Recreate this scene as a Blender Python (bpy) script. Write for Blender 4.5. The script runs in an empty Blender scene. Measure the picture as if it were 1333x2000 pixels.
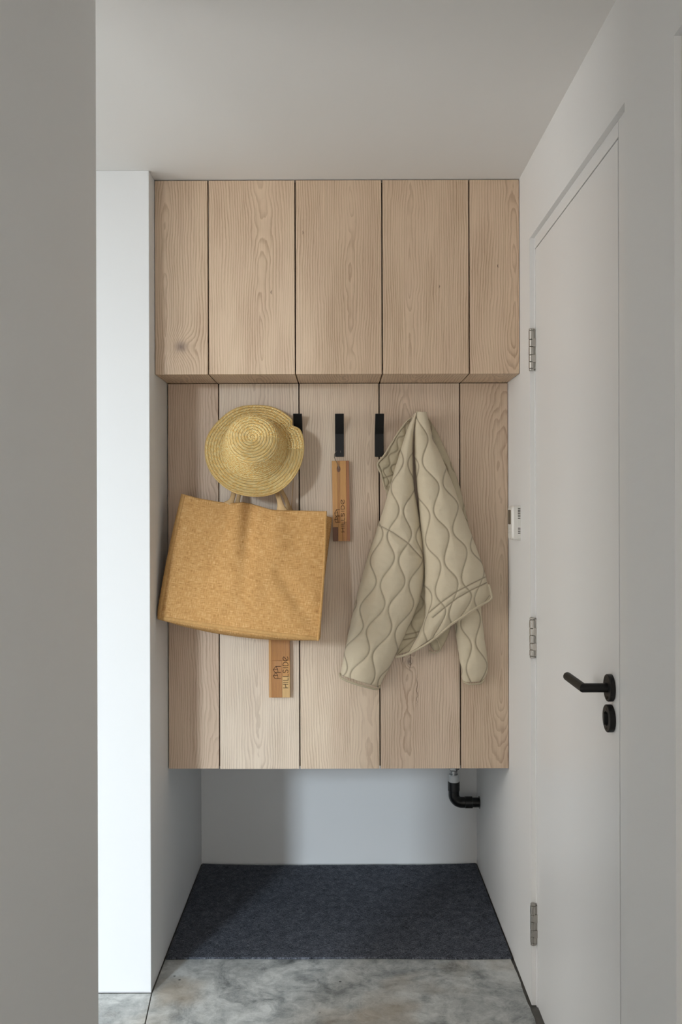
import bpy, bmesh, math, random
import numpy as np
from mathutils import Vector, Matrix, noise

# ---------------------------------------------------------------- camera
F = 1800.0; CX, CY = 664.0, 996.0; EYE = 1.38; ROLL = 0.0028
sc = bpy.context.scene
cam = bpy.data.cameras.new('camera'); camo = bpy.data.objects.new('camera', cam)
sc.collection.objects.link(camo); sc.camera = camo
cam.sensor_fit = 'VERTICAL'; cam.sensor_height = 36.0; cam.lens = 36.0*F/2000.0
cam.shift_x = (666.5-CX)/2000.0; cam.shift_y = (CY-1000.0)/2000.0
cam.clip_start = 0.02
camo.location = (0, 0, EYE); camo.rotation_euler = (math.pi/2, ROLL, 0)

# ---------------------------------------------------------------- light
w = bpy.data.worlds.new('world'); sc.world = w; w.use_nodes = True
w.node_tree.nodes['Background'].inputs[0].default_value = (1.0, 0.92, 0.82, 1)
w.node_tree.nodes['Background'].inputs[1].default_value = 3.0
def area(name, loc, target, sx, sy, energy, col):
    l = bpy.data.lights.new(name, 'AREA'); l.shape = 'RECTANGLE'; l.size = sx; l.size_y = sy
    l.energy = energy; l.color = col
    o = bpy.data.objects.new(name, l); sc.collection.objects.link(o); o.location = loc
    o.rotation_euler = (Vector(target)-Vector(loc)).to_track_quat('-Z', 'Y').to_euler(); return o
# daylight outside the glazed entrance of the hall on the left (seen through window_1)
area('daylight_entrance', (-3.1, -3.9, 2.95), (-1.2, 0.9, 1.2), 1.8, 1.8, 1430, (0.76, 0.89, 1.0))
area('daylight_hall', (-3.75, 1.0, 1.75), (0.5, 2.2, 1.4), 1.5, 1.5, 42, (0.93, 0.97, 1.0))
# added warm fill high in the unseen hall, no lamp known there
area('hall_fill_light', (-1.9, 0.6, 2.3), (-1.6, 1.5, 0.2), 0.9, 0.9, 14, (1.0, 0.92, 0.80))
sc.view_settings.view_transform = 'Standard'; sc.view_settings.look = 'None'
sc.view_settings.gamma = 1; sc.view_settings.use_curve_mapping = False
sc.view_settings.exposure = 0.06

# ---------------------------------------------------------------- helpers
def P(px, py, Y):
    x = px - ROLL*(py-CY); y = py + ROLL*(px-CX)
    return Vector(((x-CX)*Y/F, Y, EYE-(y-CY)*Y/F))
def link(o, parent=None):
    sc.collection.objects.link(o)
    if parent is not None: o.parent = parent
    return o
def mesh(name, verts, faces, mat, parent=None, smooth=False, loc=None, uv=None):
    me = bpy.data.meshes.new(name)
    if loc is not None: verts = [Vector(v)-Vector(loc) for v in verts]
    me.from_pydata([tuple(v) for v in verts], [], [tuple(f) for f in faces])
    me.validate(); me.update()
    if mat: me.materials.append(mat)
    if smooth: me.polygons.foreach_set('use_smooth', [True]*len(me.polygons))
    if uv is not None:
        ul = me.uv_layers.new(name='UVMap')
        for lp in me.loops: ul.data[lp.index].uv = uv[lp.vertex_index]
    o = link(bpy.data.objects.new(name, me), parent)
    if loc is not None: o.location = loc
    return o
class Geo:
    def __init__(s): s.v = []; s.f = []
    def box(s, x0, x1, y0, y1, z0, z1):
        b = len(s.v)
        s.v += [Vector(p) for p in ((x0,y0,z0),(x1,y0,z0),(x1,y1,z0),(x0,y1,z0),(x0,y0,z1),(x1,y0,z1),(x1,y1,z1),(x0,y1,z1))]
        s.f += [(b,b+3,b+2,b+1),(b+4,b+5,b+6,b+7),(b,b+1,b+5,b+4),(b+1,b+2,b+6,b+5),(b+2,b+3,b+7,b+6),(b+3,b,b+4,b+7)]
        return s
    def prism(s, pts, axis, a, c):
        # pts: 2-D outline; axis 'x': pts=(y,z); 'z': pts=(x,y); 'y': pts=(x,z)
        b = len(s.v); n = len(pts)
        for t in (a, c):
            for p in pts:
                s.v.append(Vector((t,p[0],p[1])) if axis=='x' else Vector((p[0],p[1],t)) if axis=='z' else Vector((p[0],t,p[1])))
        s.f.append(tuple(range(b, b+n))); s.f.append(tuple(range(b+2*n-1, b+n-1, -1)))
        for i in range(n): j = (i+1)%n; s.f.append((b+i, b+n+i, b+n+j, b+j))
        return s
    def tube(s, pts, rad, n=12, cap=True, flat=1.0):
        pts = [Vector(p) for p in pts]; m = len(pts)
        if not hasattr(rad, '__len__'): rad = [rad]*m
        b = len(s.v); up = Vector((0,-1,0.02)).normalized()
        for i, p in enumerate(pts):
            t = (pts[min(i+1,m-1)]-pts[max(i-1,0)]).normalized()
            u = up if abs(up.dot(t)) < .95 else Vector((1,0,0))
            a = t.cross(u).normalized(); c = a.cross(t).normalized()
            for k in range(n):
                an = 2*math.pi*k/n
                s.v.append(p + (a*math.cos(an) + c*math.sin(an)*flat)*rad[i])
        for i in range(m-1):
            for k in range(n):
                l = (k+1)%n
                s.f.append((b+i*n+k, b+i*n+l, b+(i+1)*n+l, b+(i+1)*n+k))
        if cap:
            s.f.append(tuple(b+k for k in range(n-1,-1,-1))); s.f.append(tuple(b+(m-1)*n+k for k in range(n)))
        return s
    def lathe(s, o, ax, prof, n=40):
        # prof: list of (r, h) along axis
        o = Vector(o); ax = Vector(ax).normalized()
        u = ax.orthogonal().normalized(); v = ax.cross(u)
        b = len(s.v); m = len(prof)
        for r, h in prof:
            for k in range(n):
                an = 2*math.pi*k/n
                s.v.append(o + ax*h + (u*math.cos(an)+v*math.sin(an))*max(r,1e-5))
        for i in range(m-1):
            for k in range(n):
                l = (k+1)%n; s.f.append((b+i*n+k, b+i*n+l, b+(i+1)*n+l, b+(i+1)*n+k))
        s.f.append(tuple(b+k for k in range(n-1,-1,-1))); s.f.append(tuple(b+(m-1)*n+k for k in range(n)))
        return s
    def build(s, name, mat, parent=None, smooth=False, loc=None, bevel=0, autosmooth=False):
        o = mesh(name, s.v, s.f, mat, parent, smooth, loc)
        bm = bmesh.new(); bm.from_mesh(o.data); bmesh.ops.recalc_face_normals(bm, faces=bm.faces)
        if autosmooth:
            for f in bm.faces: f.smooth = True
            for e in bm.edges:
                if len(e.link_faces) == 2 and e.calc_face_angle(0) > 0.6: e.smooth = False
        bm.to_mesh(o.data); bm.free()
        if bevel:
            m = o.modifiers.new('bevel', 'BEVEL'); m.width = bevel; m.segments = 2; m.limit_method = 'ANGLE'
        return o
def empty(name, loc):
    o = bpy.data.objects.new(name, None); o.empty_display_size = .05; link(o); o.location = loc; return o
def child(o, root):          # parts are meshed in world space: keep them there
    o.parent = root; o.matrix_parent_inverse = Matrix.Translation(-Vector(root.location)); return o
def tag(o, label, cat, group=None):
    o['label'] = label; o['category'] = cat
    if group: o['group'] = group
    return o
def struct(o, label=None):
    o['kind'] = 'structure'
    if label: o['label'] = label
    return o

# ---------------------------------------------------------------- materials
class N:
    def __init__(s, name):
        s.m = bpy.data.materials.new(name); s.m.use_nodes = True; s.t = s.m.node_tree
        s.b = s.t.nodes['Principled BSDF']; s.out = s.t.nodes['Material Output']
    def n(s, ty, **k):
        nd = s.t.nodes.new(ty)
        for a, v in k.items(): setattr(nd, a, v)
        return nd
    def put(s, sock, v):
        if hasattr(v, 'is_linked'): s.t.links.new(v, sock)
        else: sock.default_value = v
    def math(s, op, a, b=0.0, c=0.0, clamp=False):
        nd = s.n('ShaderNodeMath', operation=op, use_clamp=clamp)
        for i, v in enumerate((a, b, c)): s.put(nd.inputs[i], v)
        return nd.outputs[0]
    def comb(s, x, y, z):
        nd = s.n('ShaderNodeCombineXYZ')
        for i, v in enumerate((x, y, z)): s.put(nd.inputs[i], v)
        return nd.outputs[0]
    def noise(s, vec, scale, detail=2, rough=.5):
        nd = s.n('ShaderNodeTexNoise'); s.put(nd.inputs['Vector'], vec)
        nd.inputs['Scale'].default_value = scale; nd.inputs['Detail'].default_value = detail
        nd.inputs['Roughness'].default_value = rough
        return nd.outputs[0]
    def ramp(s, fac, stops, interp='LINEAR'):
        nd = s.n('ShaderNodeValToRGB'); s.put(nd.inputs[0], fac); cr = nd.color_ramp; cr.interpolation = interp
        while len(cr.elements) < len(stops): cr.elements.new(.5)
        for e, (p, c) in zip(cr.elements, stops):
            e.position = p; e.color = (c, c, c, 1) if not hasattr(c, '__len__') else (*c, 1)
        return nd.outputs[0]
    def mix(s, fac, a, b, mode='MIX'):
        nd = s.n('ShaderNodeMix', data_type='RGBA', blend_type=mode)
        s.put(nd.inputs[0], fac)
        for i, v in ((6, a), (7, b)):
            s.put(nd.inputs[i], v if hasattr(v, 'is_linked') else (*v, 1))
        return nd.outputs[2]
    def obj(s): return s.n('ShaderNodeTexCoord').outputs['Object']
    def uv(s): return s.n('ShaderNodeTexCoord').outputs['UV']
    def sep(s, v):
        nd = s.n('ShaderNodeSeparateXYZ'); s.put(nd.inputs[0], v); return nd.outputs
    def bump(s, h, strength, dist=.001):
        nd = s.n('ShaderNodeBump'); nd.inputs['Strength'].default_value = strength
        nd.inputs['Distance'].default_value = dist; s.put(nd.inputs['Height'], h)
        s.t.links.new(nd.outputs[0], s.b.inputs['Normal'])
    def set(s, col=None, rough=None, metal=None, spec=None):
        if col is not None: s.put(s.b.inputs['Base Color'], col if hasattr(col, 'is_linked') else (*col, 1))
        if rough is not None: s.put(s.b.inputs['Roughness'], rough)
        if metal is not None: s.put(s.b.inputs['Metallic'], metal)
        if spec is not None: s.put(s.b.inputs['Specular IOR Level'], spec)
        return s.m

def plain(name, col, rough=.5, metal=0, var=0.04, scale=30, bump=0, spec=.5):
    q = N(name); o = q.obj(); n = q.noise(o, scale, 4)
    a = tuple(c*(1-var) for c in col); b = tuple(min(1, c*(1+var)) for c in col)
    if bump: q.bump(q.noise(o, scale*12, 3), bump, .0005)
    return q.set(q.mix(n, a, b), rough, metal, spec)

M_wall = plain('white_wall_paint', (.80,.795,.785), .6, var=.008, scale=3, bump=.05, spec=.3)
M_niche = plain('dimmed_wall_paint', (.745,.753,.76), .6, var=.008, scale=3, bump=.05, spec=.3)  # same white wall paint, darkened and cooled to offset the strong daylight here
M_ceil = plain('ceiling_paint', (.80,.785,.765), .8, var=.006, scale=3, spec=.2)
M_door = plain('satin_white_door_paint', (.79,.785,.775), .38, var=.006, scale=3, spec=.4)
M_black = plain('matt_black_metal', (.007,.007,.007), .5, var=.2, scale=60, bump=.05, spec=.3)
M_dark = plain('dark_gap', (.03,.02,.012), .9)
M_gapshade = plain('grey_gap_shade', (.13,.125,.115), .8)  # tone of the shade lines drawn in the door gaps
M_steel = plain('satin_nickel', (.42,.40,.37), .32, metal=1, var=.08, scale=80)
M_chrome = plain('pipe_metal', (.45,.46,.47), .25, metal=1, var=.1, scale=80)
M_plastic = plain('white_plastic', (.74,.72,.68), .4, var=.02)
M_pipew = plain('white_pipe_plastic', (.75,.77,.78), .35, var=.02)
M_pipeb = plain('black_pipe_plastic', (.006,.006,.007), .3, var=.2)
M_screen = plain('lcd_screen', (.035,.034,.02), .25)
M_sub = plain('subfloor_dark', (.17,.165,.155), .9, var=.3, scale=20)

def wood(name, cx, d, tilt, seed, axis='z', knots=(), light=(.72,.555,.395), dark=(.38,.25,.155), ring=.0072, wob=.036, cracks=()):
    q = N(name); c = q.sep(q.obj()); x = c[0]; z = c[2] if axis == 'z' else c[1]
    lo = q.comb(x, q.math('MULTIPLY', z, .22), seed)
    n1 = q.math('SUBTRACT', q.noise(lo, 9, 2), .5)
    n2 = q.math('SUBTRACT', q.noise(q.comb(q.math('ADD', x, 5.3), q.math('MULTIPLY', z, .45), seed), 7, 3), .5)
    n3 = q.math('SUBTRACT', q.noise(q.comb(x, q.math('MULTIPLY', z, .3), seed+9), 45, 3, .6), .5)
    X = q.math('ADD', q.math('SUBTRACT', x, cx), q.math('MULTIPLY', n1, wob*1.2))
    D = q.math('ADD', q.math('MULTIPLY_ADD', z, tilt, d), q.math('MULTIPLY', n2, wob*2.4))
    r = q.math('SQRT', q.math('ADD', q.math('MULTIPLY', X, X), q.math('MULTIPLY', D, D)))
    r = q.math('ADD', r, q.math('MULTIPLY', n3, .007))
    km = None
    for kx, kz, rx, rz in knots:
        dx = q.math('DIVIDE', q.math('SUBTRACT', x, kx), rx); dz = q.math('DIVIDE', q.math('SUBTRACT', z, kz), rz)
        dd = q.math('ADD', q.math('MULTIPLY', dx, dx), q.math('MULTIPLY', dz, dz))
        g = q.math('EXPONENT', q.math('MULTIPLY', dd, -.25)); r = q.math('ADD', r, q.math('MULTIPLY', g, .03))
        k = q.math('EXPONENT', q.math('MULTIPLY', dd, -1.6)); km = k if km is None else q.math('MAXIMUM', km, k)
    fr = q.math('FRACT', q.math('DIVIDE', r, ring))
    rg = q.ramp(fr, [(0,.05),(.45,.25),(.78,.95),(.9,1),(1,.05)])
    fib = q.noise(q.comb(q.math('MULTIPLY', x, 420), q.math('MULTIPLY', z, 7), seed), 1, 3, .6)
    broad = q.noise(lo, 14, 2)
    amt = q.math('MULTIPLY_ADD', rg, q.math('MULTIPLY_ADD', broad, .9, .08), q.math('MULTIPLY', q.math('SUBTRACT', fib, .5), 1.1))
    amt = q.math('ADD', amt, q.math('MULTIPLY', q.math('SUBTRACT', broad, .45), .5), clamp=True)
    col = q.mix(amt, light, dark)
    col = q.mix(q.math('MULTIPLY', q.noise(lo, 23, 1), .3), col, (.60,.42,.33))
    if km is not None:
        km = q.math('MULTIPLY', km, q.math('ADD', .35, q.noise(q.obj(), 60, 3)))
        col = q.mix(q.math('MULTIPLY', km, .8, clamp=True), col, (.17,.12,.11))
    for kx, kz, rx, rz in cracks:
        wv = q.math('MULTIPLY', q.math('SUBTRACT', q.noise(q.comb(0, z, seed), 60, 2), .5), .012)
        dx = q.math('DIVIDE', q.math('SUBTRACT', q.math('ADD', x, wv), kx), rx); dz = q.math('DIVIDE', q.math('SUBTRACT', z, kz), rz)
        dd = q.math('ADD', q.math('MULTIPLY', dx, dx), q.math('MULTIPLY', dz, dz))
        k = q.math('EXPONENT', q.math('MULTIPLY', q.math('POWER', dd, 2), -1))
        col = q.mix(q.math('MULTIPLY', k, .85), col, (.09,.055,.035))
    q.bump(q.math('ADD', rg, fib), .12, .0004)
    return q.set(col, .58, spec=.3)

def concrete():
    q = N('polished_concrete'); o = q.obj()
    nn = q.n('ShaderNodeTexNoise'); nn.inputs['Scale'].default_value = 5; nn.inputs['Detail'].default_value = 3; q.put(nn.inputs['Vector'], o)
    wp = q.n('ShaderNodeVectorMath', operation='MULTIPLY_ADD'); q.put(wp.inputs[0], nn.outputs[1]); wp.inputs[1].default_value = (.35,.35,.35); q.put(wp.inputs[2], o)
    a = q.noise(wp.outputs[0], 4.5, 8, .68); b = q.noise(o, 26, 8, .72); c = q.noise(o, 210, 3, .7); v = q.noise(wp.outputs[0], 13, 8, .7)
    f = q.math('MULTIPLY_ADD', a, .46, q.math('MULTIPLY_ADD', b, .22, q.math('MULTIPLY_ADD', v, .34, q.math('MULTIPLY', c, .08))))
    col = q.ramp(f, [(.40,(.08,.088,.088)),(.475,(.20,.213,.213)),(.54,(.37,.386,.38)),(.62,(.56,.575,.56)),(.74,(.74,.75,.73))])
    col = q.mix(q.ramp(q.noise(o, 3.1, 3), [(.54,0),(.68,.55)]), col, (.33,.255,.165))
    cr_ = q.math('ABSOLUTE', q.math('SUBTRACT', q.noise(wp.outputs[0], 7, 4), .5))
    col = q.mix(q.math('MULTIPLY', q.ramp(cr_, [(0,1),(.012,0)]), q.ramp(q.noise(o, 4, 1), [(.45,0),(.6,.35)])), col, (.58,.59,.58))
    sp = q.n('ShaderNodeTexVoronoi'); q.put(sp.inputs['Vector'], o); sp.inputs['Scale'].default_value = 15
    dots = q.ramp(sp.outputs['Distance'], [(.0,1),(.05,1),(.08,0)])
    col = q.mix(q.math('MULTIPLY', dots, q.ramp(q.noise(o, 9, 1), [(.48,0),(.55,.85)])), col, (.04,.04,.038))
    q.bump(q.math('ADD', v, c), .15, .002)
    return q.set(col, q.ramp(v, [(.3,.30),(.7,.5)]), spec=.5)
M_conc = concrete()

def felt():
    q = N('charcoal_felt'); o = q.obj(); c = q.sep(o)
    a = q.noise(o, 330, 3, .7); b = q.noise(q.comb(q.math('MULTIPLY', c[0], 90), q.math('MULTIPLY', c[1], 520), 0), 1, 3, .7)
    d = q.noise(q.comb(q.math('MULTIPLY', c[0], 600), q.math('MULTIPLY', c[1], 150), 3), 1, 2, .7)
    f = q.math('MULTIPLY_ADD', a, .35, q.math('MULTIPLY_ADD', b, .4, q.math('MULTIPLY', d, .25)))
    f = q.math('ADD', f, q.math('MULTIPLY', q.math('SUBTRACT', q.noise(o, 40, 3), .5), .12))
    col = q.ramp(f, [(.38,(.008,.0085,.011)),(.48,(.052,.057,.071)),(.57,(.155,.168,.20)),(.68,(.36,.38,.43))])
    q.bump(f, .7, .003)
    return q.set(col, .95, spec=.1)
M_felt = felt()

def jute():
    q = N('jute_weave'); c = q.sep(q.uv()); u, v = c[0], c[1]
    a = q.noise(q.comb(q.math('MULTIPLY', u, 48), q.math('MULTIPLY', v, 640), 0), 1, 1, .5)
    b = q.noise(q.comb(q.math('MULTIPLY', u, 640), q.math('MULTIPLY', v, 55), 4), 1, 1, .5)
    g3 = q.noise(q.comb(u, q.math('MULTIPLY', v, 1.6), 9), 26, 3)
    wu = q.math('SINE', q.math('MULTIPLY', u, 2*math.pi/.0021)); wv = q.math('SINE', q.math('MULTIPLY', v, 2*math.pi/.0021))
    wv_ = q.math('MULTIPLY', wu, wv)
    f = q.math('ADD', q.math('MULTIPLY_ADD', a, .48, q.math('MULTIPLY_ADD', b, .40, q.math('MULTIPLY', g3, .12))), q.math('MULTIPLY', wv_, .03))
    col = q.ramp(f, [(.30,(.30,.14,.045)),(.44,(.53,.285,.10)),(.56,(.63,.365,.145)),(.70,(.78,.54,.29))])
    q.bump(q.math('ADD', f, q.math('MULTIPLY', wv_, .25)), .5, .0012)
    return q.set(col, .85, spec=.15)
M_jute = jute()
M_juteedge = plain('jute_binding', (.55,.32,.125), .85, var=.25, scale=140, bump=.5, spec=.1)
M_cord = plain('cotton_cord', (.58,.39,.20), .85, var=.12, scale=120, bump=.4, spec=.1)

def straw():
    q = N('plaited_straw'); c = q.sep(q.uv()); u, v = c[0], c[1]     # u: along the plait, v: row number
    row = q.math('FLOOR', v); fv = q.math('FRACT', v)
    zz = q.math('ABSOLUTE', q.math('SUBTRACT', fv, .5))
    ph = q.math('FRACT', q.math('ADD', q.math('DIVIDE', u, .0042), q.math('ADD', q.math('MULTIPLY', zz, 1.5), q.math('MULTIPLY', row, .37))))
    st = q.ramp(ph, [(0,0),(.2,1),(.7,1),(1,0)])
    a = q.noise(q.comb(q.math('MULTIPLY', u, 210), q.math('MULTIPLY', v, 2.3), 0), 1, 2, .6)
    b = q.noise(q.comb(q.math('MULTIPLY', u, 900), q.math('MULTIPLY', v, 7), 2), 1, 2, .7)
    edge = q.ramp(fv, [(0,0),(.14,1),(.86,1),(1,0)])
    f = q.math('MULTIPLY_ADD', a, .55, q.math('MULTIPLY_ADD', b, .35, q.math('MULTIPLY', st, .18)))
    col = q.ramp(f, [(.40,(.32,.12,.014)),(.48,(.74,.36,.06)),(.57,(.98,.61,.17)),(.67,(1,.90,.52))])  # straw tone noise, its contrast raised to paint in sparkle
    col = q.mix(q.math('MULTIPLY', q.math('SUBTRACT', 1, edge), .55), col, (.26,.14,.035))
    h = q.math('MULTIPLY', q.math('MULTIPLY_ADD', st, .7, q.math('MULTIPLY', a, .9)), edge)
    q.bump(h, .8, .0022)
    return q.set(col, q.ramp(b, [(.4,.3),(.65,.5)]), spec=.4)
M_straw = straw()

def quilt_mat(name, base, dark):
    q = N(name); o = q.obj(); at = q.n('ShaderNodeAttribute', attribute_name='seam').outputs['Fac']
    n = q.noise(o, 14, 4); n2 = q.noise(o, 900, 2)
    col = q.mix(n, tuple(c*.94 for c in base), tuple(c*1.04 for c in base))
    col = q.mix(q.math('MULTIPLY', at, .8), col, dark)
    q.bump(q.math('ADD', n2, q.math('MULTIPLY', q.noise(o, 70, 4), 3)), .35, .0012)
    m = q.set(col, .75, spec=.2); q.put(q.b.inputs['Sheen Weight'], .15); return m
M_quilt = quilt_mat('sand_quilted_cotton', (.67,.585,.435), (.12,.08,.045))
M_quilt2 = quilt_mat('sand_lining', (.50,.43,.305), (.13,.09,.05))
M_bind = plain('sand_binding', (.56,.48,.35), .75, var=.08, scale=90, bump=.4, spec=.2)
def block(name, light, dark, seed): return wood(name, .02, .01, .02, seed, 'z', light=light, dark=dark, ring=.004, wob=.01)
M_oak1 = block('honey_wood', (.62,.315,.085), (.40,.17,.04), 3.1)
M_oak2 = block('amber_wood', (.48,.21,.045), (.27,.10,.02), 7.7)
M_oak3 = block('red_brown_wood', (.38,.145,.05), (.24,.075,.025), 5.2)
M_oak4 = block('walnut_wood', (.13,.04,.014), (.06,.018,.008), 8.8)
M_oak5 = block('straw_yellow_wood', (.70,.45,.18), (.50,.29,.09), 1.4)
M_burn = plain('burnt_lettering', (.05,.018,.006), .8)
M_brass = plain('aged_ring', (.25,.22,.17), .35, metal=1)

# ---------------------------------------------------------------- room shell
XR, XL = 0.531, -0.543
ZC = 2.352; YB = 3.593; YP = 2.634; YW = 1.70; XW = -0.2633*YW; TW = 0.10
HX0, HY0 = -3.3, -1.5
# floor: dark sub-floor, two concrete slabs with an open joint
fl = struct(Geo().box(HX0-.1, XR+.3, HY0-.1, YB+.3, -.10, -.006).build('floor', M_sub), 'grey polished concrete floor')
def jx(Y): return XL+.0015+(YP-Y)*.09
rag = [(XR-.0075-.004*noise.noise(Vector((0, y_*9, 3)))-.003*noise.noise(Vector((0, y_*37, 5))), y_) for y_ in [YB-(YB-HY0)*k/260 for k in range(261)]]
Geo().prism([(jx(YP)+.0015,YP),(jx(YP)+.0015,YB)]+rag+[(jx(HY0)+.0015,HY0)], 'z', -.0055, 0).build('slab', M_conc, fl, bevel=.0012)
Geo().prism([(HX0,HY0),(jx(HY0)-.0015,HY0),(jx(YP)-.0015,YP),(HX0,YP)], 'z', -.0055, 0).build('slab', M_conc, fl, bevel=.0012)
struct(Geo().box(HX0-.1, XR+.3, HY0-.1, YB+.3, ZC, ZC+.1).build('ceiling', M_ceil))
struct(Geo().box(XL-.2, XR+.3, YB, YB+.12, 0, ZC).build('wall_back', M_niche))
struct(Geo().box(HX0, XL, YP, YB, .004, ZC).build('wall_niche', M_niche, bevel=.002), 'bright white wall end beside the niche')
struct(Geo().box(HX0, XL-.001, YP+.004, YB, 0, .004).build('trim_1', M_wall))
struct(Geo().box(XW-TW, XW, HY0, YW, 0, ZC).build('wall_left', M_wall, bevel=.002), 'grey shaded white wall in the left foreground')
W3 = (.2, 1.9, .8, 2.15)
g = Geo().box(HX0-.1, HX0, HY0, W3[0], 0, ZC).box(HX0-.1, HX0, W3[1], YP, 0, ZC).box(HX0-.1, HX0, W3[0], W3[1], 0, W3[2]).box(HX0-.1, HX0, W3[0], W3[1], W3[3], ZC)
struct(g.build('wall_hall', M_wall))
g = Geo(); t = .04; X0, X1 = HX0-.08, HX0-.03
g.box(X0, X1, W3[0], W3[0]+t, W3[2], W3[3]).box(X0, X1, W3[1]-t, W3[1], W3[2], W3[3]).box(X0, X1, W3[0]+t, W3[1]-t, W3[2], W3[2]+t).box(X0, X1, W3[0]+t, W3[1]-t, W3[3]-t, W3[3])
struct(g.build('window_3', M_black))
# right wall with two shallow door recesses
D1 = (1.71, 2.565); D2 = (.58, 1.458); ZH = 2.1346; DR = .012
g = Geo()
g.box(XR+.052, XR+.15, HY0, YB, 0, ZC)
g.box(XR, XR+.052, HY0, D2[0], 0, ZC); g.box(XR, XR+.052, D2[1], D1[0], 0, ZC); g.box(XR, XR+.052, D1[1], YB, 0, ZC)
g.box(XR, XR+.052, D1[0], D1[1], ZH, ZC); g.box(XR, XR+.052, D2[0], D2[1], ZH-.006, ZC)
wr = struct(g.build('wall_right', M_wall), 'white wall on the right')
# wall behind the camera with a glazed entrance (hall) and a glazed door (corridor)
W1 = (-2.42, -1.90, .05, 2.26); W2 = (-.34, .46, .02, 2.1)
g = Geo()
g.box(HX0-.1, W1[0], HY0-.15, HY0, 0, ZC); g.box(W1[1], W2[0], HY0-.15, HY0, 0, ZC); g.box(W2[1], XR+.15, HY0-.15, HY0, 0, ZC)
g.box(W1[0], W1[1], HY0-.15, HY0, W1[3], ZC); g.box(W2[0], W2[1], HY0-.15, HY0, W2[3], ZC)
g.box(W1[0], W1[1], HY0-.15, HY0, 0, W1[2]); g.box(W2[0], W2[1], HY0-.15, HY0, 0, W2[2])
struct(g.build('wall_behind', M_wall))
for i, W in enumerate((W1, W2)):
    g = Geo(); t = .03
    g.box(W[0], W[0]+t, HY0-.1, HY0-.05, W[2], W[3]); g.box(W[1]-t, W[1], HY0-.1, HY0-.05, W[2], W[3])
    g.box(W[0]+t, W[1]-t, HY0-.1, HY0-.05, W[2], W[2]+t); g.box(W[0]+t, W[1]-t, HY0-.1, HY0-.05, W[3]-t, W[3])
    struct(g.build('window_%d' % (i+1), M_black))

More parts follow.
